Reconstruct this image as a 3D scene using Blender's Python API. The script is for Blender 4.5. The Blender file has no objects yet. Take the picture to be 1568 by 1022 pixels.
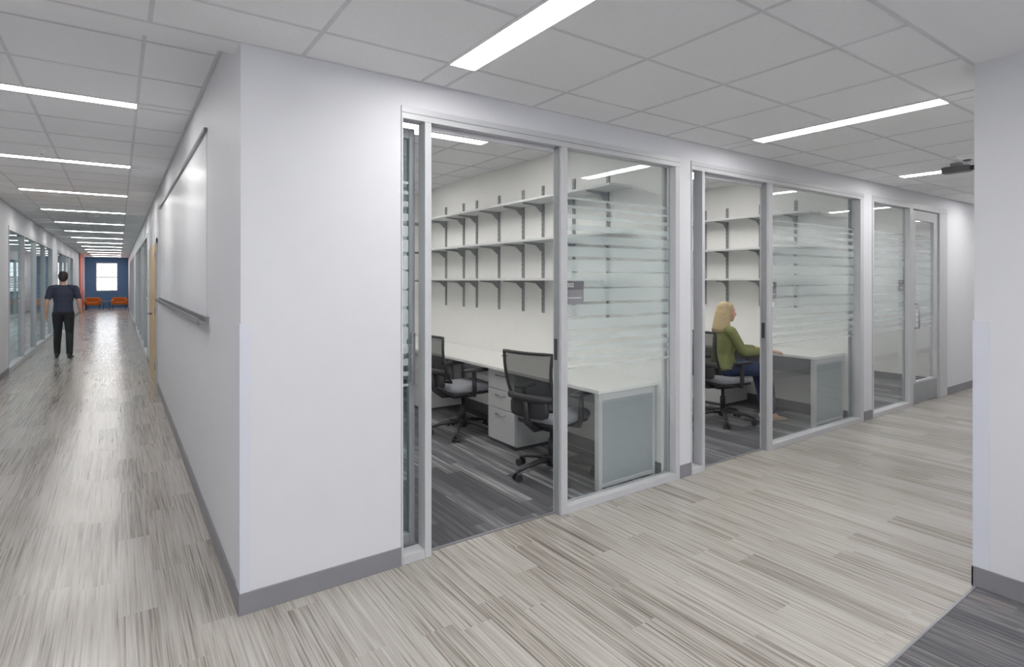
import bpy, bmesh, math, random
from mathutils import Vector, Matrix
from mathutils.bvhtree import BVHTree
random.seed(4)
D=bpy.data
scene=bpy.context.scene
col=scene.collection

# ------------------------------------------------------------ materials
def lin(c):
    return tuple(((v/255)/12.92 if v/255<=0.04045 else (((v/255)+0.055)/1.055)**2.4) for v in c)
def mk(name):
    m=D.materials.new(name); m.use_nodes=True
    nt=m.node_tree; b=nt.nodes['Principled BSDF']
    return m,nt,b
def mat(name,rgb,rough=0.6,metal=0.0,var=0.04,scale=8.0,bump=0.0,spec=None):
    m,nt,b=mk(name)
    c=lin(rgb)
    n=nt.nodes.new('ShaderNodeTexNoise'); n.inputs['Scale'].default_value=scale; n.inputs['Detail'].default_value=4
    g=nt.nodes.new('ShaderNodeNewGeometry'); nt.links.new(g.outputs['Position'],n.inputs['Vector'])
    r=nt.nodes.new('ShaderNodeValToRGB')
    r.color_ramp.elements[0].position=0.3; r.color_ramp.elements[1].position=0.7
    r.color_ramp.elements[0].color=tuple(v*(1-var) for v in c)+(1,)
    r.color_ramp.elements[1].color=tuple(min(1,v*(1+var)) for v in c)+(1,)
    nt.links.new(n.outputs['Fac'],r.inputs['Fac']); nt.links.new(r.outputs['Color'],b.inputs['Base Color'])
    b.inputs['Roughness'].default_value=rough; b.inputs['Metallic'].default_value=metal
    if spec is not None: b.inputs['Specular IOR Level'].default_value=spec
    if bump>0:
        bp=nt.nodes.new('ShaderNodeBump'); bp.inputs['Strength'].default_value=bump; bp.inputs['Distance'].default_value=0.002
        n2=nt.nodes.new('ShaderNodeTexNoise'); n2.inputs['Scale'].default_value=180
        nt.links.new(g.outputs['Position'],n2.inputs['Vector'])
        nt.links.new(n2.outputs['Fac'],bp.inputs['Height']); nt.links.new(bp.outputs['Normal'],b.inputs['Normal'])
    return m
def emit(name,rgb,s):
    m,nt,b=mk(name); nt.nodes.remove(b)
    e=nt.nodes.new('ShaderNodeEmission'); e.inputs['Color'].default_value=lin(rgb)+(1,); e.inputs['Strength'].default_value=s
    nt.links.new(e.outputs[0],nt.nodes['Material Output'].inputs[0]); return m
def M(nt,op,a,b=None):
    n=nt.nodes.new('ShaderNodeMath'); n.operation=op
    for i,v in enumerate((a,b)):
        if v is None: continue
        if isinstance(v,(int,float)): n.inputs[i].default_value=v
        else: nt.links.new(v,n.inputs[i])
    return n.outputs[0]
def glassmat(name,tint,f0=.045):
    m,nt,b=mk(name); nt.nodes.remove(b)
    t=nt.nodes.new('ShaderNodeBsdfTransparent'); t.inputs[0].default_value=tint+(1,)
    gl=nt.nodes.new('ShaderNodeBsdfGlossy'); gl.inputs['Roughness'].default_value=0.02; gl.inputs[0].default_value=(.9,.95,.97,1)
    g=nt.nodes.new('ShaderNodeNewGeometry')
    vm=nt.nodes.new('ShaderNodeVectorMath'); vm.operation='DOT_PRODUCT'
    nt.links.new(g.outputs['Normal'],vm.inputs[0]); nt.links.new(g.outputs['Incoming'],vm.inputs[1])
    c=M(nt,'ABSOLUTE',vm.outputs['Value'])
    f=M(nt,'ADD',M(nt,'MULTIPLY',M(nt,'POWER',M(nt,'SUBTRACT',1.0,c),5.0),.8),f0)
    mx=nt.nodes.new('ShaderNodeMixShader')
    nt.links.new(f,mx.inputs[0]); nt.links.new(t.outputs[0],mx.inputs[1]); nt.links.new(gl.outputs[0],mx.inputs[2])
    nt.links.new(mx.outputs[0],nt.nodes['Material Output'].inputs[0]); return m
def veil(name,rgb,fac,rough=0.5):
    m,nt,b=mk(name)
    b.inputs['Base Color'].default_value=lin(rgb)+(1,); b.inputs['Roughness'].default_value=rough
    t=nt.nodes.new('ShaderNodeBsdfTransparent'); mx=nt.nodes.new('ShaderNodeMixShader'); mx.inputs[0].default_value=fac
    nt.links.new(t.outputs[0],mx.inputs[1]); nt.links.new(b.outputs[0],mx.inputs[2])
    nt.links.new(mx.outputs[0],nt.nodes['Material Output'].inputs[0]); return m
def plankmat(name,w,L,stops,rough,sx,sy,edge=0.0,blockvar=0.25,bump=0.0,spec=.5):
    m,nt,b=mk(name)
    g=nt.nodes.new('ShaderNodeNewGeometry'); s=nt.nodes.new('ShaderNodeSeparateXYZ'); nt.links.new(g.outputs['Position'],s.inputs[0])
    x,y=s.outputs[0],s.outputs[1]
    c=M(nt,'FLOOR',M(nt,'DIVIDE',x,w))
    wn=nt.nodes.new('ShaderNodeTexWhiteNoise'); wn.noise_dimensions='1D'; nt.links.new(c,wn.inputs['W'])
    r=M(nt,'FLOOR',M(nt,'ADD',M(nt,'DIVIDE',y,L),wn.outputs['Value']))
    cb=nt.nodes.new('ShaderNodeCombineXYZ'); nt.links.new(c,cb.inputs[0]); nt.links.new(r,cb.inputs[1])
    w2=nt.nodes.new('ShaderNodeTexWhiteNoise'); w2.noise_dimensions='2D'; nt.links.new(cb.outputs[0],w2.inputs['Vector'])
    rnd=w2.outputs['Value']
    cv=nt.nodes.new('ShaderNodeCombineXYZ')
    nt.links.new(M(nt,'MULTIPLY',x,sx),cv.inputs[0])
    nt.links.new(M(nt,'ADD',M(nt,'MULTIPLY',y,sy),M(nt,'MULTIPLY',rnd,61.0)),cv.inputs[1])
    nt.links.new(M(nt,'MULTIPLY',rnd,37.0),cv.inputs[2])
    no=nt.nodes.new('ShaderNodeTexNoise'); no.inputs['Scale'].default_value=1.0; no.inputs['Detail'].default_value=3; no.inputs['Roughness'].default_value=0.65
    nt.links.new(cv.outputs[0],no.inputs['Vector'])
    f=M(nt,'ADD',no.outputs['Fac'],M(nt,'MULTIPLY',M(nt,'SUBTRACT',rnd,0.5),blockvar))
    rp=nt.nodes.new('ShaderNodeValToRGB'); cr=rp.color_ramp
    while len(cr.elements)<len(stops): cr.elements.new(0.5)
    for e,(p,cc) in zip(cr.elements,stops): e.position=p; e.color=lin(cc)+(1,)
    nt.links.new(f,rp.inputs['Fac']); nt.links.new(rp.outputs['Color'],b.inputs['Base Color'])
    b.inputs['Roughness'].default_value=rough; b.inputs['Specular IOR Level'].default_value=spec
    if bump>0:
        bp=nt.nodes.new('ShaderNodeBump'); bp.inputs['Strength'].default_value=bump; bp.inputs['Distance'].default_value=0.004
        n2=nt.nodes.new('ShaderNodeTexNoise'); n2.inputs['Scale'].default_value=220; nt.links.new(g.outputs['Position'],n2.inputs['Vector'])
        nt.links.new(n2.outputs['Fac'],bp.inputs['Height']); nt.links.new(bp.outputs['Normal'],b.inputs['Normal'])
    return m

m_wall=mat('paint_cool_white',(211,212,217),0.55,var=0.01,bump=0.05)
m_wallw=mat('paint_warm_white',(234,234,232),0.6,var=0.01)
m_ceil=mat('ceiling_tile_white',(236,237,239),0.9,var=0.02,scale=60,bump=0.3)
m_gyp=mat('gypsum_white',(234,235,237),0.8,var=0.01)
m_grid=mat('ceiling_grid_grey',(208,209,212),0.6)
m_base=mat('rubber_base_grey',(122,121,127),0.5)
m_base2=mat('rubber_base_dark',(92,92,97),0.5)
m_frame=mat('anodised_frame',(188,189,193),0.4,metal=0.05,var=0.02)
m_framed=mat('frame_mid_grey',(138,142,146),0.4,metal=0.1)  # darker grey metal for accents, kick plate, slider stiles and camera mount
m_guard=mat('corner_guard_vinyl',(205,208,220),0.4,var=0.01)
m_glass=glassmat('clear_glass',(.965,.98,.978))
m_glass2=glassmat('tinted_glass',(.82,.91,.92))
m_frost=veil('frosted_film',(226,234,234),0.33)
m_light=emit('lamp_diffuser',(255,253,250),33.0)
m_lightw=emit('office_lamp_diffuser',(255,252,248),17.0)
m_board=mat('whiteboard_enamel',(224,225,229),0.35,var=0.005)
m_rail=mat('aluminium_rail',(128,129,134),0.4,metal=0.3)
m_black=mat('black_plastic',(42,42,45),0.45)
m_blackm=veil('mesh_fabric_black',(46,48,52),0.76,0.8)
m_seat=mat('grey_seat_fabric',(136,137,144),0.9,var=0.12,scale=90)
m_desk=mat('desk_laminate_white',(226,226,222),0.35,var=0.01)
m_ped=mat('pedestal_grey',(192,193,194),0.45,var=0.01)
m_panel=mat('desk_end_panel_steel',(156,163,166),0.35,metal=0.1,var=0.02)
m_shelf=mat('shelf_laminate',(206,209,209),0.45)
m_std=mat('shelf_standard_steel',(142,144,146),0.45,metal=0.15)
m_chrome=mat('brushed_steel',(170,171,174),0.25,metal=0.9)
m_wood=mat('maple_door',(196,168,122),0.45,var=0.1,scale=5)
m_blue=mat('paint_blue',(70,104,142),0.6)
m_red=mat('paint_orange_red',(196,70,40),0.6)
m_orange=mat('orange_upholstery',(180,96,26),0.8,var=0.08,scale=40)
m_sign=mat('sign_grey',(126,126,130),0.5,var=0.02)
m_signd=mat('sign_dark_grey',(94,94,98),0.5,var=0.02)
m_white=mat('white_plastic',(236,236,236),0.4)
m_floor=plankmat('vinyl_plank_streaked',0.155,0.92,[(0.26,(98,89,82)),(0.37,(128,120,113)),(0.45,(156,150,143)),(0.57,(172,167,161)),(0.8,(190,186,181))],0.20,105,1.5,blockvar=0.15,spec=.6)
m_carpet=plankmat('carpet_plank_grey',0.12,1.0,[(0.3,(66,66,70)),(0.5,(86,86,90)),(0.64,(104,104,108)),(0.74,(146,146,148))],0.95,34,1.0,blockvar=0.40,bump=0.6)
m_carpet2=plankmat('carpet_plank_charcoal',0.12,1.0,[(0.3,(66,66,70)),(0.5,(90,90,94)),(0.62,(112,111,114)),(0.7,(136,116,110))],0.95,60,2.2,blockvar=0.14,bump=0.6)
m_skin=mat('skin',(214,166,140),0.5,var=0.04,scale=30)
m_blond=mat('blonde_hair',(198,176,134),0.5,var=0.12,scale=45)
m_dhair=mat('dark_hair',(36,30,28),0.6,var=0.2,scale=60)
m_olive=mat('olive_cardigan',(128,133,84),0.9,var=0.06,scale=40)
m_jeans=mat('blue_jeans',(44,56,86),0.85,var=0.15,scale=60)
m_navy=mat('navy_polo',(52,56,76),0.85,var=0.08,scale=50)
m_pants=mat('black_trousers',(28,29,35),0.8,var=0.1)
m_shoe=mat('black_leather',(20,20,20),0.35)
m_tan=mat('tan_shoe',(176,150,124),0.5)
m_lip=mat('lips',(170,92,84),0.5)
m_eye=mat('eye_white',(235,235,232),0.3)
m_iris=mat('eye_iris',(40,50,60),0.2)

# ------------------------------------------------------------ mesh helpers
def newobj(name,me,parent=None,loc=None):
    o=D.objects.new(name,me); col.objects.link(o)
    if parent: o.parent=parent
    if loc: o.location=loc
    return o
def empty(name,loc=(0,0,0),rz=0.0):
    e=D.objects.new(name,None); col.objects.link(e); e.empty_display_size=0.1
    e.location=loc; e.rotation_euler=(0,0,rz); return e
def boxes(name,lst,mt,parent=None,bevel=0.0):
    bm=bmesh.new()
    for b in lst:
        x0,x1,y0,y1,z0,z1=b[:6]; mi=b[6] if len(b)>6 else 0
        vs=[bm.verts.new(p) for p in ((x0,y0,z0),(x1,y0,z0),(x1,y1,z0),(x0,y1,z0),(x0,y0,z1),(x1,y0,z1),(x1,y1,z1),(x0,y1,z1))]
        for f in ((0,3,2,1),(4,5,6,7),(0,1,5,4),(1,2,6,5),(2,3,7,6),(3,0,4,7)):
            fc=bm.faces.new([vs[i] for i in f]); fc.material_index=mi
    if bevel>0:
        bmesh.ops.bevel(bm,geom=bm.edges[:],offset=bevel,segments=2,profile=0.5,affect='EDGES')
    me=D.meshes.new(name); bm.to_mesh(me); bm.free()
    for q in (mt if isinstance(mt,(list,tuple)) else [mt]): me.materials.append(q)
    return newobj(name,me,parent)
def tube(name,pts,r,mt,parent=None,n=10,closed=False,flat=1.0):
    pts=[Vector(p) for p in pts]; N=len(pts)
    rs=r if isinstance(r,(list,tuple)) else [r]*N
    bm=bmesh.new(); rings=[]; up=None
    for i,p in enumerate(pts):
        if closed: d=(pts[(i+1)%N]-pts[i-1])
        else: d=(pts[min(i+1,N-1)]-pts[max(i-1,0)])
        d.normalize()
        if up is None:
            up=Vector((0,0,1)) if abs(d.z)<0.9 else Vector((0,1,0))
        u=(up-d*up.dot(d)).normalized(); v=d.cross(u); up=u
        rings.append([bm.verts.new(p+(u*math.cos(2*math.pi*k/n)*flat+v*math.sin(2*math.pi*k/n))*rs[i]) for k in range(n)])
    R=range(N if closed else N-1)
    for i in R:
        a,b=rings[i],rings[(i+1)%N]
        for k in range(n):
            f=bm.faces.new((a[k],a[(k+1)%n],b[(k+1)%n],b[k])); f.smooth=True
    if not closed:
        bm.faces.new(rings[0][::-1]); bm.faces.new(rings[-1])
    bmesh.ops.recalc_face_normals(bm,faces=bm.faces[:])
    me=D.meshes.new(name); bm.to_mesh(me); bm.free(); me.materials.append(mt)
    return newobj(name,me,parent)
def smoothbox(name,dims,loc,mt,parent=None,levels=2,bev=0.25,taper=None):
    bm=bmesh.new(); bmesh.ops.create_cube(bm,size=1)
    bmesh.ops.bevel(bm,geom=bm.edges[:],offset=bev*0.5,segments=3,profile=0.6,affect='EDGES')
    for v in bm.verts:
        if taper: v.co.x*=1+taper*v.co.z
        v.co=Vector((v.co.x*dims[0]+loc[0],v.co.y*dims[1]+loc[1],v.co.z*dims[2]+loc[2]))
    for f in bm.faces: f.smooth=True
    me=D.meshes.new(name); bm.to_mesh(me); bm.free(); me.materials.append(mt)
    return newobj(name,me,parent)
def text(name,s,loc,size,mt,parent,rot=(math.pi/2,0,0)):
    c=D.curves.new(name,'FONT'); c.body=s; c.size=size; c.extrude=0.0006
    o=D.objects.new(name,c); col.objects.link(o); o.parent=parent; o.location=loc; o.rotation_euler=rot
    c.materials.append(mt); return o

# ------------------------------------------------------------ room constants
XC=0.463; YW=2.846; YI=2.966; ZM=2.647; ZH=2.80; XL=-1.49; YF=38.3; YB=7.6
XP1=3.52; XP2=6.62; XE=16.0; XR=3.556; YR=0.991

# floors
boxes('floor_vinyl',[(XL,XE,0.985,2.90,-0.1,0.0),(XL,XC+0.05,2.90,YF,-0.1,0.0)],m_floor)
boxes('floor_office_carpet',[(XC+0.05,XE,2.90,YB+0.1,-0.1,0.0)],m_carpet)
boxes('floor_lobby_carpet',[(XL,XR+0.05,-5,0.985,-0.1,0.001)],m_carpet2)
boxes('trim_floor_transition',[(XL,XR,0.978,0.990,0,0.004)],m_rail)
boxes('trim_office_threshold',[(1.438,2.375,2.893,2.915,0,0.005),(3.90,4.83,2.893,2.915,0,0.005)],m_rail)

# walls
ZT=2.95
boxes('wall_office_front',[(XC,1.257,YW,YI,0,ZT),(1.257,3.586,YW,YI,2.50,ZT),(3.586,3.728,YW,YI,0,ZT),
  (3.728,6.70,YW,YI,2.50,ZT),(6.70,6.912,YW,YI,0,ZT),(6.912,9.148,YW,YI,2.50,ZT),(9.148,XE,YW,YI,0,ZT)],m_wall)
boxes('wall_corridor_right',[(XC,XC+0.12,YI,9.5,0,ZT),(XC,XC+0.12,9.5,11.5,2.15,ZT),(XC,XC+0.12,11.5,12.9,0,ZT),(XC,XC+0.12,12.9,21.6,2.45,ZT),
   (XC,XC+0.12,21.6,24.5,0,ZT),(XC,XC+0.12,24.5,33,2.45,ZT),(XC,XC+0.12,33,YF,0,ZT)],m_wall)
boxes('wall_corridor_left',[(XL-0.12,XL,-5,12.4,0,ZT),(XL-0.12,XL,12.4,19.9,2.46,ZT),(XL-0.12,XL,19.9,21.6,0,ZT),(XL-0.12,XL,21.6,28.5,2.46,ZT),(XL-0.12,XL,28.5,33,0,ZT),(XL-0.12,XL,36.5,YF,0,ZT)],m_wall)
boxes('wall_accent_red',[(XL-0.12,XL+0.03,33,36.5,0,ZT)],m_red)
boxes('wall_corridor_end_blue',[(XL,-1.0,YF,YF+0.15,0,ZT),(-0.03,XC+0.12,YF,YF+0.15,0,ZT),(-1.0,-0.03,YF,YF+0.15,0,0.94),(-1.0,-0.03,YF,YF+0.15,2.5,ZT)],m_blue)
mun=[(-1.0,-0.96,YF,YF+.08,.94,2.5),(-.07,-.03,YF,YF+.08,.94,2.5),(-1,-.03,YF,YF+.08,.94,.99),(-1,-.03,YF,YF+.08,2.45,2.5),(-1,-.03,YF,YF+.08,1.68,1.73)]
for k in (1,2,3): mun.append((-1+k*.2425-.012,-1+k*.2425+.012,YF+.02,YF+.06,.97,2.47))
for z in (1.2,1.44,1.96,2.2): mun.append((-1,-.03,YF+.02,YF+.06,z-.012,z+.012))
boxes('window_1',mun,m_white)
boxes('wall_partition_office_a',[(XP1,XP1+0.14,YI,YB,0,ZT)],m_wallw)
boxes('wall_partition_office_b',[(XP2,XP2+0.14,YI,YB,0,ZT)],m_wallw)
boxes('wall_partition_office_c',[(9.9,10.04,YI,YB,0,ZT)],m_wallw)
boxes('wall_office_back',[(XC+0.12,XE,YB,YB+0.12,0,ZT)],m_wallw)
boxes('wall_office_inner_lining',[(XC+0.12,XC+0.13,YI,YB,0,ZT)],m_wallw)
boxes('wall_lobby_right',[(XR,XR+0.12,-5,YR-.12,0,ZT),(XR,XE,YR-.12,YR,0,ZT)],m_wall)
boxes('wall_corridor_far_right',[(XE,XE+.12,YR-.12,YI,0,ZT)],m_wall)
boxes('wall_lobby_fill_opening',[(XL,XR,-5.12,-5,0,0.5),(XL,XR,-5.12,-5,2.45,ZT),(XL,XL+.3,-5.12,-5,.5,2.45),(XR-.3,XR,-5.12,-5,.5,2.45)],m_wall)  # unseen wall behind camera, opening added to let in soft frontal fill
boxes('window_added_fill',[(x-.03,x+.03,-5.1,-5.02,.5,2.45) for x in (-1.16,0,1.1,2.2,3.23)]+[(XL+.3,XR-.3,-5.1,-5.02,.5,.55),(XL+.3,XR-.3,-5.1,-5.02,2.4,2.45)],m_frame)  # mullions of the added fill-light opening, out of view

# ceilings
boxes('ceiling_main',[(XL,XE,0.985,YW,ZM,ZM+.05)],m_ceil)
boxes('ceiling_lobby_gypsum',[(XL,XR+.1,-5,0.985,ZM-.001,ZM+.05)],m_gyp)
boxes('ceiling_bulkhead',[(XL,XC,YW,3.01,ZM,ZT)],m_gyp)
boxes('ceiling_corridor',[(XL,XC,3.01,YF,ZH,ZH+.05)],m_ceil)
boxes('ceiling_office',[(XC+.12,XE,YI,YB,ZH,ZH+.05)],m_ceil)
g=[]; LX=[1.37+2.67*k for k in range(6)]; t=.009; zb=ZM-.0025
xs=[0.74,0.11,-0.52,-1.15]
for a in LX: xs+= [a,a+.15,a+.78,a+1.41,a+2.04]
for x in xs:
    if x<XE: g.append((x-t,x+t,.985,YW,zb,ZM+.001))
for y in (.996,1.29,1.90,2.51,2.837): g.append((XL,XE,y-t,y+t,zb-.0005,ZM+.001))
boxes('ceiling_grid_main',g,m_grid)
g=[]; zb=ZH-.0025; LY=[4.77+2.65*k for k in range(13)]
for a in LY: 
    for q in (0,.13,.76,1.39,2.02): 
        if a+q<YF: g.append((XL,XC,a+q-t,a+q+t,zb,ZH+.001))
for y in (3.51,4.14): g.append((XL,XC,y-t,y+t,zb,ZH+.001))
for x in (XL+.011,-1.11,-.5,.11,XC-.011): g.append((x-t,x+t,3.01,YF,zb-.0005,ZH+.001))
boxes('ceiling_grid_corridor',g,m_grid)
g=[]
for (a,b) in ((XC+.13,XP1),(XP1+.14,XP2),(XP2+.14,9.9)):
    x=b-.35
    while x>a: g.append((x-t,x+t,YI,YB,zb,ZH+.001)); x-=.61
    y=3.49
    while y<YB: g.append((a,b,y-t,y+t,zb-.0005,ZH+.001)); y+=.61
boxes('ceiling_grid_office',g,m_grid)

# ceiling lights
def lightfix(x0,x1,y0,y1,z,mt):
    e=empty('ceiling_light',((x0+x1)/2,(y0+y1)/2,z)); hx=(x1-x0)/2; hy=(y1-y0)/2
    boxes('diffuser',[(-hx+.004,hx-.004,-hy+.004,hy-.004,-.007,-.001)],mt,e)
    boxes('housing',[(-hx-.006,-hx+.004,-hy,hy,-.009,0),(hx-.004,hx+.006,-hy,hy,-.009,0),(-hx,hx,-hy-.006,-hy+.004,-.009,0),(-hx,hx,hy-.004,hy+.006,-.009,0)],m_white,e)
for a in [LX[0]-2.67]+LX[:6]: lightfix(a,a+.15,1.29,2.51,ZM,m_light)  # first fixture is an unseen extra, added to brighten the left wall
for y in (-3.6,-1.9,-.3):  # unseen lamps behind camera, added as ambient fill
    lightfix(-.6,.6,y,y+.15,ZM,m_light); lightfix(1.6,2.8,y,y+.15,ZM,m_light)
for a in LY: lightfix(-1.11,.11,a,a+.13,ZH,m_light)
for xo in (1.53,4.6,7.7):
    lightfix(xo,xo+1.2,4.1,4.4,ZH,m_lightw); lightfix(xo,xo+1.2,6.1,6.4,ZH,m_lightw)

# baseboards
def bb(name,l,m=m_base): boxes(name,l,m,bevel=.002)
bb('baseboard_office_front',[(XC-.01,1.257,YW-.01,YW,0,.10),(3.586,3.728,YW-.01,YW,0,.10),(6.70,6.912,YW-.01,YW,0,.10),(9.148,XE,YW-.01,YW,0,.10)])
bb('baseboard_corridor_right',[(XC-.01,XC,YW,9.4,0,.10),(XC-.01,XC,11.6,12.9,0,.10),(XC-.01,XC,21.6,24.5,0,.1),(XC-.01,XC,33,YF,0,.1)])
bb('baseboard_corridor_left',[(XL,XL+.01,0.99,12.4,0,.10),(XL,XL+.01,19.9,21.6,0,.1),(XL,XL+.01,28.5,33,0,.1)])
bb('baseboard_lobby',[(XR-.01,XR,-5,YR+.01,0,.10),(XR-.01,XE,YR,YR+.01,0,.10)])
bb('baseboard_offices',[(XP1-.01,XP1,YI,YB,0,.1),(XP2-.01,XP2,YI,YB,0,.1),(9.89,9.9,YI,YB,0,.1),(XP1+.14,XP1+.15,YI,YB,0,.1),(XP2+.14,XP2+.15,YI,YB,0,.1),(XC+.13,9.89,YB-.01,YB,0,.1)],m_base2)
# corner guards
boxes('trim_corner_guard_a',[(XC-.006,XC+.04,YW-.006,YW,.10,1.345),(XC-.006,XC,YW,YW+.09,.10,1.345)],m_guard,bevel=.002)
boxes('trim_corner_guard_b',[(XR-.006,XR,YR-.06,YR+.006,.10,1.345),(XR,XR+.06,YR,YR+.006,.10,1.345)],m_guard,bevel=.002)

# ------------------------------------------------------------ glazed fronts
bands=[(2.10,2.115),(2.04,2.06),(1.97,2.0),(1.89,1.93),(1.80,1.86),(1.71,1.78),(1.61,1.69),(1.50,1.60),(1.40,1.49),(1.30,1.38),(1.21,1.28),(1.13,1.18),(1.06,1.10),(1.0,1.025),(.94,.955)]
F0,F1=2.838,2.925
def frame(name,l,glz,films,extra=None):
    e=empty(name)
    boxes('members',l,m_frame,e,bevel=.003)
    boxes('glass',[(a,b,2.896,2.904,c,d) for a,b,c,d in glz],m_glass,e)
    boxes('film',[(a,b,2.9055,2.906,z0,z1) for a,b in films for z0,z1 in bands],m_frost,e)
    if extra: boxes('accents',extra,m_framed,e)
    return e
e=frame('window_office_front_a',[
 (1.257,3.586,F0,F1,2.43,2.50),(1.257,1.268,F0,F1,0,2.43),(1.397,1.438,F0,F1,0,2.43),(1.268,1.397,F0,F1,0,.05),
 (2.383,2.437,F0,F1,0,2.43),(3.535,3.586,F0,F1,0,2.43),(2.437,3.535,F0,F1,0,.05),(1.438,2.375,2.90,2.925,2.40,2.43)],
 [(2.437,3.535,.05,2.43)],[(2.437,3.535)],
 extra=[(2.375,2.383,F0+.02,F1-.02,0,2.43),(1.257,3.586,F0-.003,F0,2.462,2.466)])
boxes('lock',[(2.371,2.375,2.87,2.90,1.02,1.16)],m_black,e)
e=frame('window_office_front_b',[
 (3.728,6.70,F0,F1,2.43,2.50),(3.728,3.740,F0,F1,0,2.43),(3.865,3.90,F0,F1,0,2.43),(3.740,3.865,F0,F1,0,.05),
 (4.825,4.892,F0,F1,0,2.43),(6.62,6.70,F0,F1,0,2.43),(4.892,6.62,F0,F1,0,.05),(3.90,4.825,2.90,2.925,2.40,2.43)],
 [(4.892,6.62,.05,2.43)],[(4.892,6.62)],
 extra=[(4.817,4.825,F0+.02,F1-.02,0,2.43),(3.728,6.70,F0-.003,F0,2.462,2.466)])
boxes('lock',[(4.813,4.817,2.87,2.90,1.02,1.16)],m_black,e)
e=frame('window_office_front_c',[
 (6.912,9.148,F0,F1,2.43,2.50),(6.912,6.95,F0,F1,0,2.43),(7.93,8.03,F0,F1,0,2.43),(6.95,7.93,F0,F1,0,.05),
 (8.87,9.148,F0,F1,0,2.43)],
 [(6.95,7.93,.05,2.43)],[(6.95,7.93)])
# hinged glass door
e=empty('door_1')
boxes('leaf_frame',[(8.04,8.16,2.86,2.90,.01,2.42),(8.74,8.86,2.86,2.90,.01,2.42),(8.16,8.74,2.86,2.90,2.30,2.42),(8.16,8.74,2.86,2.90,.01,.28)],m_frame,e,bevel=.003)
boxes('kick_plate',[(8.07,8.83,2.855,2.86,.02,.26)],m_framed,e)
boxes('glass',[(8.16,8.74,2.876,2.884,.28,2.30)],m_glass,e)
boxes('film',[(8.16,8.74,2.886,2.887,z0,z1) for z0,z1 in bands],m_frost,e)
tube('pull_handle',[(8.12,2.86,.95),(8.12,2.81,.95),(8.12,2.81,1.25),(8.12,2.86,1.25)],.01,m_chrome,e)
# parked sliding doors (behind the front wall)
def slider(name,x0,x1):
    e=empty(name)
    y0,y1=2.975,3.012
    boxes('stiles',[(x0,x0+.05,y0,y1,.02,2.42),(x1-.035,x1,y0,y1,.02,2.42),(x0+.05,x1-.035,y0,y1,2.36,2.42),(x0+.05,x1-.035,y0,y1,.02,.10)],m_framed,e,bevel=.003)
    boxes('glass',[(x0+.05,x1-.035,2.99,2.996,.1,2.36)],m_glass2,e)
    boxes('film',[(x0+.05,x1-.035,2.987,2.9875,z0,z1) for z0,z1 in bands],m_frost,e)
    boxes('pull',[(x1-.03,x1-.01,y0-.03,y0,.95,1.25)],m_chrome,e,bevel=.003)
slider('door_2',.60,1.40)
slider('door_3',3.67,3.86)

# signs
def sign(x,z,w,h,txt,y=2.8935):
    e=empty('room_sign',(x,y,z))
    boxes('plate',[(0,w,-.006,0,0,h)],m_sign,e,bevel=.001)
    boxes('header',[(0.002,w-.002,-.0075,-.006,h*.62,h-.002)],m_signd,e)
    text('number',txt,(w*.12,-.008,h*.74),h*.24,m_white,e)
    boxes('slot',[(w*.12,w*.88,-.0075,-.006,h*.25,h*.3)],m_frame,e)
sign(2.455,1.385,.17,.158,'352')
sign(4.91,1.375,.13,.155,'354')
sign(7.75,1.42,.12,.13,'356')
boxes('light_switch_plate',[(4.95,5.00,2.888,2.8935,1.30,1.345)],m_white)

# ------------------------------------------------------------ left corridor details
e=empty('whiteboard')
boxes('panel',[(XC-.003,XC-.0005,4.05,8.8,1.30,2.49)],m_board,e)
boxes('map_rail',[(XC-.022,XC-.001,4.02,8.82,2.49,2.515)],m_rail,e,bevel=.002)
boxes('tray',[(XC-.06,XC-.001,3.95,8.82,1.275,1.285),(XC-.062,XC-.055,3.95,8.82,1.27,1.31),(XC-.02,XC-.001,3.95,8.82,1.285,1.32)],m_rail,e)
e=empty('door_4')
boxes('jamb',[(XC-.02,XC+.05,9.5,9.56,0,2.15),(XC-.02,XC+.05,11.44,11.5,0,2.15),(XC-.02,XC+.05,9.5,11.5,2.09,2.15)],m_frame,e)
boxes('leaves',[(XC-.03,XC+.02,9.57,10.49,.01,2.08),(XC-.03,XC+.02,10.51,11.43,.01,2.08)],m_wood,e,bevel=.003)
for y in (10.42,10.58): tube('lever',[(XC-.03,y,1.02),(XC-.08,y,1.02),(XC-.08,y-.10*(1 if y<10.5 else -1),1.02)],.01,m_chrome,e)
boxes('hinges',[(XC-.04,XC-.03,9.56,9.58,z,z+.1) for z in (.25,1.05,1.85)],m_chrome,e)
def store(name,x,y0,y1,zt,n):
    e=empty(name); s=1 if x>0 else -1
    xa,xb=(x-.01,x+.09) if s>0 else (x-.09,x+.01)
    l=[(xa,xb,y0,y1,zt-.07,zt),(xa,xb,y0,y1,0,.08)]
    st=(y1-y0)/n
    for k in range(n+1):
        y=y0+st*k; l.append((xa,xb,max(y0,y-.035),min(y1,y+.035),.08,zt-.07))
    boxes('members',l,m_frame,e)
    xm=(xa+xb)/2
    boxes('glass',[(xm-.004,xm+.004,y0,y1,.08,zt-.07)],m_glass2,e)
    boxes('film',[(xm-.0055,xm-.005,y0,y1,z0,z1) for z0,z1 in bands[6:12]],m_frost,e)
store('window_corridor_left_a',XL,12.4,19.9,2.46,4)
store('window_corridor_left_b',XL,21.6,28.5,2.46,4)
store('window_corridor_right_a',XC,12.9,21.6,2.45,5)
store('window_corridor_right_b',XC,24.5,33,2.45,5)
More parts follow.
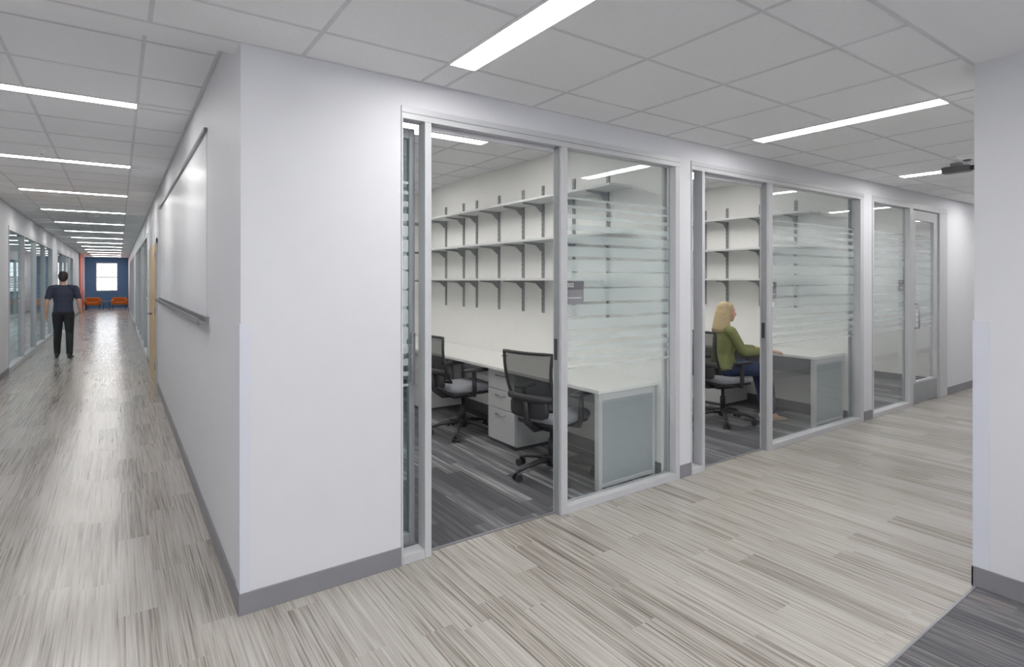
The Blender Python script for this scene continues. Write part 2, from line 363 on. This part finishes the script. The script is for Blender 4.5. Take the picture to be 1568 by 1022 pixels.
# room beyond the left glazing
boxes('floor_side_room',[(-7.5,XL-.12,10,32,-.1,0)],m_carpet)
boxes('ceiling_side_room',[(-7.5,XL-.12,10,32,ZH,ZH+.05)],m_ceil)
w=[(-7.6,-7.5,10,32,0,.9),(-7.6,-7.5,10,32,2.3,ZT)]; wm=[]
y=10
while y<32:
    w.append((-7.6,-7.5,y,y+.7,.9,2.3))
    for q in (.7,1.3,1.9): wm.append((-7.58,-7.53,y+q,y+q+.04,.9,2.3))
    wm.append((-7.58,-7.53,y+.7,y+2.4,1.55,1.6)); wm.append((-7.58,-7.53,y+.7,y+2.4,1.95,1.98)); wm.append((-7.58,-7.53,y+.7,y+2.4,1.2,1.23))
    y+=2.4
boxes('wall_side_room_outer',w,m_wallw); boxes('window_3',wm,m_white)
boxes('wall_side_room_ends',[(-7.5,XL-.12,9.9,10,0,ZT),(-7.5,XL-.12,32,32.1,0,ZT),(-7.5,XL-.12,20.7,20.8,0,ZT)],m_wallw)
for y in (13.0,18.0,24,29): lightfix(-5,-3.8,y,y+.3,ZH,m_lightw)
# room beyond right glazing
boxes('floor_side_room_right',[(XC+.12,5,YB+.12,34,-.1,0)],m_carpet)
boxes('ceiling_side_room_right',[(XC+.12,5,YB+.12,34,ZH,ZH+.05)],m_ceil)
boxes('wall_side_room_right',[(5,5.1,YB+.12,34,0,ZT),(XC+.12,5,34,34.1,0,ZT)],m_blue)
for y in (14.0,19.0,27): lightfix(2,3.2,y,y+.3,ZH,m_lightw)

# detectors / sprinklers
def detector(x,y,z,r=.06,dark=False):
    e=empty('smoke_detector',(x,y,z))
    tube('body',[(0,0,0),(0,0,-.012),(0,0,-.03),(0,0,-.042)],[r,r,r*.8,r*.45],m_white,e,n=20)
    tube('sensor_ring',[(0,0,-.042),(0,0,-.052)],[r*.45,r*.3],m_black if dark else m_frame,e,n=16)
detector(6.1,1.75,ZM,.075,True); detector(-.6,7.0,ZH,.03); detector(-.35,13.5,ZH,.06); detector(2.35,5.3,ZH,.05)
e=empty('security_camera',(6.45,1.93,ZM))
boxes('mount',[(-.04,.04,-.04,.04,-.03,0)],m_framed,e,bevel=.004)
smoothbox('camera_body',(.10,.22,.06),(0,0,-.06),m_signd,e)
tube('lens',[(0,-.10,-.06),(0,-.14,-.06)],.025,m_black,e)

# ------------------------------------------------------------ shelving
def shelves(x,ys,y0,y1):
    e=empty('wall_shelf_unit',(x,0,0))
    st=[]
    for y in ys:
        st.append((-.016,-.001,y-.016,y+.016,1.22,2.50))
    boxes('standards',st,m_std,e)
    sl=[]
    slots=[]
    for y in ys:
        z=1.25
        while z<2.46: slots.append((-.0168,-.0159,y-.004,y+.004,z,z+.018)); z+=.05
    boxes('slots',slots,m_black,e)
    zs=(1.545,1.925,2.315)
    for z in zs:
        sl.append((-.285,-.022,y0,y1,z,z+.022))
    boxes('shelves',sl,m_shelf,e,bevel=.002)
    bm=bmesh.new()
    for z in zs:
        for y in ys:
            pr=[(-.016,z-.085),(-.016,z-.001),(-.26,z-.001),(-.26,z-.012),(-.10,z-.028),(-.035,z-.085)]
            a=[bm.verts.new((p[0],y-.005,p[1])) for p in pr]; b=[bm.verts.new((p[0],y+.005,p[1])) for p in pr]
            bm.faces.new(a); bm.faces.new(b[::-1])
            for i in range(len(pr)): bm.faces.new((a[i],b[i],b[(i+1)%len(pr)],a[(i+1)%len(pr)]))
    bmesh.ops.recalc_face_normals(bm,faces=bm.faces[:])
    me=D.meshes.new('brackets'); bm.to_mesh(me); bm.free(); me.materials.append(m_std); newobj('brackets',me,e)
YS=[3.55,4.00,4.47,4.81,5.27,5.75,6.06,6.52,6.98]
shelves(XP1,YS,3.25,7.3)
shelves(XP2,YS,3.25,7.3)

# ------------------------------------------------------------ desks
def desk(x1):
    x0=x1-.65
    e=empty('office_desk')
    boxes('top',[(x0,x1-.004,3.0,7.4,.712,.742)],m_desk,e,bevel=.004)
    boxes('end_panel',[(x0+.02,x1-.05,3.008,3.022,.03,.71)],m_panel,e)
    boxes('end_frame',[(x0+.01,x0+.045,3.004,3.05,0,.712),(x1-.06,x1-.03,3.004,3.05,0,.712),(x0+.045,x1-.06,3.004,3.03,.66,.712),(x0+.045,x1-.06,3.004,3.03,.02,.05)],m_ped,e,bevel=.002)
    boxes('supports',[(x1-.09,x1-.05,y,y+.04,0,.712) for y in (4.70,6.5)],m_ped,e)
    boxes('modesty_rail',[(x1-.05,x1-.03,3.05,7.4,.45,.70)],m_ped,e)
    tube('grommet',[(x1-.15,4.95,.742),(x1-.15,4.95,.746)],.035,m_black,e,n=20)
    for y in (4.14,6.0):
        p=empty('drawer_pedestal',(x0+.06,y,0))
        boxes('carcass',[(.02,.52,0,.45,.03,.705)],m_ped,p,bevel=.003)
        boxes('plinth',[(.03,.50,.01,.44,0,.03)],m_base2,p)
        boxes('drawer_fronts',[(0,.02,.004,.446,.04,.335),(0,.02,.004,.446,.343,.515),(0,.02,.004,.446,.523,.70)],m_ped,p,bevel=.003)
        for z in (.29,.47,.655): tube('pull',[(0,.15,z),(-.018,.16,z),(-.018,.29,z),(0,.30,z)],.005,m_chrome,p)
desk(XP1); desk(XP2)
boxes('power_outlet',[(XP1-.008,XP1,3.50,3.57,.50,.62),(XP2-.008,XP2,3.50,3.57,.50,.62)],m_white)

# ------------------------------------------------------------ task chair (faces +Y locally)
def chair(x,y,rz):
    e=empty('office_chair',(x,y,0),rz)
    for k in range(5):
        a=math.radians(90+72*k+18); c,s=math.cos(a),math.sin(a)
        tube('base_leg_%d'%(k+1),[(c*.03,s*.03,.115),(c*.12,s*.12,.12),(c*.24,s*.24,.10),(c*.32,s*.32,.075)],[.03,.027,.022,.016],m_black,e,flat=.8)
        tx,ty=-s,c
        for sd in (-1,1):
            p=Vector((c*.325+tx*.016*sd,s*.325+ty*.016*sd,.029)); q=p+Vector((tx,ty,0))*.018*sd
            tube('castor_%d%s'%(k+1,'a' if sd<0 else 'b'),[p,q],.029,m_black,e,n=16)
        tube('castor_stem_%d'%(k+1),[(c*.325,s*.325,.03),(c*.325,s*.325,.085)],.012,m_black,e)
    tube('hub',[(0,0,.07),(0,0,.15)],[.045,.035],m_black,e,n=16)
    tube('gas_lift',[(0,0,.14),(0,0,.28),(0,0,.281),(0,0,.40)],[.028,.028,.016,.016],m_black,e,n=16)
    smoothbox('mechanism',(.20,.26,.06),(0,-.02,.405),m_black,e)
    smoothbox('seat_pan',(.46,.45,.035),(0,.01,.44),m_black,e,bev=.5)
    smoothbox('seat_cushion',(.50,.48,.075),(0,.015,.482),m_seat,e,bev=.6)
    def S(u,v):
        w=.20+.035*v
        z=.56+v*.44
        yb=-.255-.10*v+.035*math.sin(v*math.pi)*-1+.045*u*u
        return Vector((u*w,yb,z))
    pts=[]; n=8
    for i in range(n+1): pts.append(S(-1+2*i/n,0))
    for i in range(1,n): pts.append(S(1,i/n))
    for i in range(n+1): pts.append(S(1-2*i/n,1))
    for i in range(1,n): pts.append(S(-1,1-i/n))
    rr=[.013]*len(pts)
    tube('back_frame',pts,rr,m_black,e,closed=True,n=8)
    bm=bmesh.new(); G=[[bm.verts.new(S(-1+2*i/12,j/12)) for i in range(13)] for j in range(13)]
    for j in range(12):
        for i in range(12):
            f=bm.faces.new((G[j][i],G[j][i+1],G[j+1][i+1],G[j+1][i])); f.smooth=True
    me=D.meshes.new('back_mesh'); bm.to_mesh(me); bm.free(); me.materials.append(m_blackm); newobj('back_mesh',me,e)
    tube('lumbar_bar',[S(-1,.22)+Vector((0,-.015,0)),S(-.5,.22)+Vector((0,-.03,0)),S(0,.22)+Vector((0,-.035,0)),S(.5,.22)+Vector((0,-.03,0)),S(1,.22)+Vector((0,-.015,0))],.022,m_black,e,flat=1.4)
    smoothbox('lower_back_shell',(.36,.05,.15),(0,-.285,.575),m_black,e,bev=.6)
    tube('spine',[(0,-.10,.40),(0,-.22,.405),(0,-.31,.47),(0,-.325,.58),(0,-.33,.66)],[.03,.03,.028,.024,.018],m_black,e)
    for sd in (-1,1):
        tube('arm_post_%s'%('l' if sd<0 else 'r'),[(sd*.15,.0,.42),(sd*.27,.0,.43),(sd*.285,-.005,.50),(sd*.285,-.01,.66)],[.018,.020,.022,.018],m_black,e)
        smoothbox('arm_pad_%s'%('l' if sd<0 else 'r'),(.08,.25,.03),(sd*.28,.015,.675),m_black,e,bev=.6)
    return e
chair(2.86,4.95,math.radians(-90-6))
chair(2.84,3.50,math.radians(-90+14))
CW=math.radians(-116)
chair(5.42,3.72,math.radians(-102))

# ------------------------------------------------------------ lounge furniture at corridor end
def lounge(x,y):
    e=empty('lounge_armchair',(x,y,0),math.pi)
    smoothbox('seat',(.50,.55,.16),(0,.03,.32),m_orange,e,bev=.3)
    smoothbox('back',(.66,.14,.38),(0,-.27,.44),m_orange,e,bev=.4)
    smoothbox('arm_left',(.12,.60,.26),(-.30,.0,.38),m_orange,e,bev=.4)
    smoothbox('arm_right',(.12,.60,.26),(.30,.0,.38),m_orange,e,bev=.4)
    for i,(a,b) in enumerate(((-.28,-.28),(.28,-.28),(-.28,.26),(.28,.26))): tube('leg_%d'%(i+1),[(a,b,0),(a,b,.28)],.018,m_black,e)
lounge(-1.08,36.4); lounge(.05,36.4)
e=empty('coffee_table',(-.51,36.6,0))
smoothbox('table_top',(.36,.45,.04),(0,0,.40),m_black,e,bev=.3)
for i,(a,b) in enumerate(((-.13,-.18),(.13,-.18),(-.13,.18),(.13,.18))): tube('leg_%d'%(i+1),[(a,b,0),(a,b,.39)],.015,m_black,e)

# ------------------------------------------------------------ people
def sph(c,r,n=12,m=8):
    c=Vector(c); r=Vector(r) if not isinstance(r,(int,float)) else Vector((r,r,r))
    P=[c+Vector((0,0,r.z)),c-Vector((0,0,r.z))]
    for j in range(1,m):
        t=math.pi*j/m
        for i in range(n):
            a=2*math.pi*i/n; P.append(c+Vector((r.x*math.sin(t)*math.cos(a),r.y*math.sin(t)*math.sin(a),r.z*math.cos(t))))
    return P
class Fig:
    def __init__(s): s.parts={}
    def hull(s,lab,balls,n=12):
        bm=bmesh.new()
        for c,r in balls:
            for p in sph(c,r,n): bm.verts.new(p)
        r=bmesh.ops.convex_hull(bm,input=bm.verts[:])
        dead=[g for g in set(r['geom_interior']+r['geom_unused']) if isinstance(g,bmesh.types.BMVert)]
        bmesh.ops.delete(bm,geom=dead,context='VERTS')
        bmesh.ops.recalc_face_normals(bm,faces=bm.faces[:])
        V,Fc=s.parts.setdefault(lab,([],[]))
        o=len(V); bm.verts.index_update()
        V+= [v.co.copy() for v in bm.verts]; Fc+= [[v.index+o for v in f.verts] for f in bm.faces]
        bm.free()
    def chain(s,lab,pts):
        for a,b in zip(pts[:-1],pts[1:]): s.hull(lab,[a,b])
    def hand(s,w,d,nrm,side,curl=.5,lab='skin'):
        w=Vector(w); d=Vector(d).normalized(); nrm=Vector(nrm); nrm=(nrm-d*nrm.dot(d)).normalized(); sd=Vector(side); sd=(sd-d*sd.dot(d)-nrm*sd.dot(nrm)).normalized()
        s.hull(lab,[(w,.021),(w+d*.03+sd*.025,.014),(w+d*.03-sd*.022,.014),(w+d*.085+sd*.032,.012),(w+d*.08-sd*.032,.012)],8)
        for k,(off,L) in enumerate(((.031,.068),(.0105,.076),(-.0105,.071),(-.031,.056))):
            p=w+d*(.085 if k<3 else .078)+sd*off; dr=d.copy(); pts=[(p,.0092)]
            for j,fr in enumerate((.45,.32,.23)):
                ang=curl*(.5+.6*j)
                dr=(d*math.cos(ang)+nrm*math.sin(ang)); p=p+dr*L*fr; pts.append((p.copy(),.0088-.0007*j))
            s.chain(lab,pts)
        p=w+d*.03+sd*.028; q=p+(d*.55+sd*.75+nrm*.25).normalized()*.038; r=q+(d*.9+sd*.3+nrm*.4).normalized()*.032
        s.chain(lab,[(p,.013),(q,.0105),(r,.009)])
    def head(s,c,k=1.0,hair='short'):
        c=Vector(c)
        def P(x,y,z): return c+Vector((x,y,z))*k
        s.hull('skin',[(P(0,-.012,.03),(.074*k,.092*k,.082*k)),(P(0,.02,-.03),(.062*k,.072*k,.06*k))])
        s.hull('skin',[(P(0,.02,-.03),(.060*k,.068*k,.055*k)),(P(0,.052,-.088),(.026*k,.026*k,.022*k))])
        s.hull('skin',[(P(0,.084,.012),.009*k),(P(0,.106,-.028),.011*k),(P(0,.085,-.034),.016*k)])
        for q in (-1,1):
            s.hull('skin',[(P(q*.074,-.004,.012),(.008*k,.018*k,.02*k)),(P(q*.071,.002,-.02),(.007*k,.012*k,.014*k))])
            s.hull('skin',[(P(q*.03,.073,.028),.010*k),(P(q*.012,.078,.028),.009*k)])
        s.hull('lip',[(P(-.018,.084,-.056),(.006*k,.006*k,.005*k)),(P(0,.091,-.055),(.008*k,.007*k,.008*k)),(P(.018,.084,-.056),(.006*k,.006*k,.005*k))])
        s.eyes=[(P(q*.030,.0685,.006),k) for q in (-1,1)]
    def build(s,name,mats,voxel,loc,rz):
        V=[];F=[]
        for v,f in s.parts.values():
            o=len(V); V+=v; F+=[[i+o for i in q] for q in f]
        me=D.meshes.new(name+'_src'); me.from_pydata([tuple(v) for v in V],[],F); me.update()
        o=D.objects.new(name+'_src',me); col.objects.link(o)
        m=o.modifiers.new('r','REMESH'); m.mode='VOXEL'; m.voxel_size=voxel
        m2=o.modifiers.new('s','SMOOTH'); m2.factor=.5; m2.iterations=3
        dg=bpy.context.evaluated_depsgraph_get(); dg.update()
        out=D.meshes.new_from_object(o.evaluated_get(dg)); D.objects.remove(o)
        out.name=name; out.materials.clear()
        labs=list(s.parts.keys())
        for l in labs: out.materials.append(mats[l])
        tr=[BVHTree.FromPolygons(s.parts[l][0],s.parts[l][1]) for l in labs]
        for p in out.polygons:
            c=p.center; best=0;bd=9
            for i,t in enumerate(tr):
                h=t.find_nearest(c)
                d=h[3] if h[3] is not None else 9
                if d<bd-.0005: bd=d;best=i
            p.material_index=best; p.use_smooth=True
        out.materials.append(m_eye); out.materials.append(m_iris); ne=len(labs)
        bm=bmesh.new(); bm.from_mesh(out)
        for c,k in s.eyes:
            for rad,off,mi in ((.0125,0,ne),(.0065,.0070,ne+1)):
                r=bmesh.ops.create_uvsphere(bm,u_segments=10,v_segments=8,radius=rad*k,matrix=Matrix.Translation(c+Vector((0,off,0))))
                for v in r['verts']:
                    for f in v.link_faces: f.material_index=mi; f.smooth=True
        bm.to_mesh(out); bm.free()
        ob=newobj(name,out); ob.location=loc; ob.rotation_euler=(0,0,rz); return ob

# walking man
f=Fig()
for q in (-1,1):
    hip=(q*.085,0,.88); 
    knee=(q*.095,.07 if q<0 else .03,.49); ank=(q*.11,.10 if q<0 else -.09,.10)
    f.chain('pants',[(hip,(.095,.10,.09)),((q*.09,.03 if q<0 else .01,.70),(.082,.088,.07)),(knee,.066),((ank[0],ank[1],.30),.062),(ank,.052)])
    a=Vector(ank)
    f.hull('shoe',[(a+Vector((0,-.04,-.055)),(.036,.036,.040)),(a+Vector((q*.02,.13,-.072)),(.040,.05,.026))])
    f.hull('shoe',[(a+Vector((0,-.02,-.03)),.045),(a+Vector((q*.01,.06,-.06)),.035)])
    sh=(q*.185,0,1.385)
    f.chain('shirt',[((q*.10,0,1.40),.062),(sh,.062),((q*.235,-.01,1.20),.056)])
    el=(q*.255,-.03,1.10); wr=(q*.27,.09 if q>0 else .03,.875)
    f.chain('skin',[((q*.232,-.01,1.22),.044),(el,.040),((q*.262,.0,1.0),.038),(wr,.026)])
    f.hand(wr,(0,.25,-1),(-q,0,0),(0,1,.2),.6)
f.hull('pants',[((0,0,.90),(.155,.105,.08)),((0,0,.98),(.15,.105,.05))])
f.hull('shirt',[((0,0,.93),(.165,.118,.04)),((0,.005,1.08),(.155,.115,.08))])
f.hull('shirt',[((0,.005,1.08),(.153,.113,.08)),((0,0,1.28),(.178,.115,.10)),((0,-.005,1.385),(.13,.085,.05))])
f.hull('shirt',[((0,-.005,1.41),(.075,.07,.03)),((0,0,1.44),(.062,.06,.02))])
f.hull('skin',[((0,-.005,1.42),.054),((0,.01,1.53),.052)])
f.head((0,.015,1.60),1.0)
f.hull('hair',[((0,-.022,1.645),(.080,.092,.078)),((0,-.045,1.59),(.075,.062,.07))])
f.hull('hair',[((0,.03,1.685),(.062,.055,.035)),((0,-.02,1.68),(.07,.08,.05))])
f.build('walking_man',{'pants':m_pants,'shoe':m_shoe,'shirt':m_navy,'skin':m_skin,'hair':m_dhair,'lip':m_lip},.008,(-.89,14.2,0),math.radians(-4))

# seated woman
f=Fig()
for q in (-1,1):
    f.chain('pants',[((q*.085,-.02,.60),(.095,.10,.085)),((q*.09,.22,.60),.080),((q*.085,.42,.585),.064),((q*.08,.47,.36),.056),((q*.075,.50,.13),.042)])
    a=Vector((q*.075,.50,.09))
    f.hull('skin',[(a+Vector((0,0,.02)),.036),(a+Vector((0,.06,-.04)),.030)])
    f.hull('shoe',[(a+Vector((0,-.03,-.04)),(.032,.032,.028)),(a+Vector((q*.012,.14,-.05)),(.036,.045,.018)),(a+Vector((0,.05,-.035)),(.034,.04,.03))])
    f.chain('shirt',[((q*.08,-.03,1.03),.055),((q*.155,-.02,1.015),.055),((q*.20,.07,.83),.050),((q*.205,.10,.80),.047),((q*.17,.32,.80),.040),((q*.15,.41,.797),.036)])
    w=(q*.145,.46,.793)
    f.chain('skin',[((q*.15,.38,.797),.028),(w,.024)])
    f.hand(w,(-q*.25,1,-.08),(0,0,-1),(-q,0,0),.40)
f.hull('pants',[((0,-.03,.60),(.165,.125,.09)),((0,-.03,.66),(.15,.11,.06))])
f.hull('shirt',[((0,-.04,.62),(.178,.135,.05)),((0,-.03,.76),(.140,.108,.06))])
f.hull('shirt',[((0,-.03,.76),(.138,.106,.06)),((0,-.01,.92),(.150,.118,.07)),((0,-.03,1.02),(.125,.075,.05))])
f.hull('skin',[((0,-.02,1.05),.047),((0,.01,1.15),.046)])
f.head((0,.02,1.215),.94)
f.hull('hair',[((0,-.012,1.262),(.080,.090,.074)),((0,-.05,1.20),(.080,.06,.07))])
f.hull('hair',[((0,.035,1.292),(.058,.05,.032)),((0,-.02,1.29),(.068,.07,.045))])
f.hull('hair',[((0,-.06,1.20),(.084,.055,.07)),((.0,-.095,1.04),(.10,.04,.05))])
for q in (-1,1):
    f.hull('hair',[((q*.066,-.03,1.20),(.022,.05,.06)),((q*.088,-.05,1.04),(.026,.045,.05)),((q*.08,-.03,1.01),(.02,.03,.02))])
f.build('seated_woman',{'pants':m_jeans,'shoe':m_tan,'shirt':m_olive,'skin':m_skin,'hair':m_blond,'lip':m_lip},.0065,(5.46,3.71,-.02),CW)

# ------------------------------------------------------------ world and camera
w=D.worlds.new('World'); scene.world=w; w.use_nodes=True
bg=w.node_tree.nodes['Background']
sky=w.node_tree.nodes.new('ShaderNodeTexSky'); sky.sky_type='HOSEK_WILKIE'; sky.turbidity=6; sky.sun_direction=(.3,-.5,.8)
mx=w.node_tree.nodes.new('ShaderNodeMixRGB'); mx.inputs[0].default_value=.9; mx.inputs[2].default_value=(.92,.95,1,1)
w.node_tree.links.new(sky.outputs[0],mx.inputs[1]); w.node_tree.links.new(mx.outputs[0],bg.inputs[0])
bg.inputs[1].default_value=3.2
cam=D.cameras.new('camera'); co=D.objects.new('camera',cam); col.objects.link(co)
co.location=(0,0,1.55)
co.rotation_euler=(math.pi/2,0,math.radians(-35))
cam.sensor_width=36; cam.lens=861/1568*36; cam.shift_y=-82/1568; cam.clip_start=.05; cam.clip_end=200
scene.camera=co
scene.view_settings.view_transform='Standard'
scene.view_settings.exposure=0.1
scene.view_settings.gamma=1.12
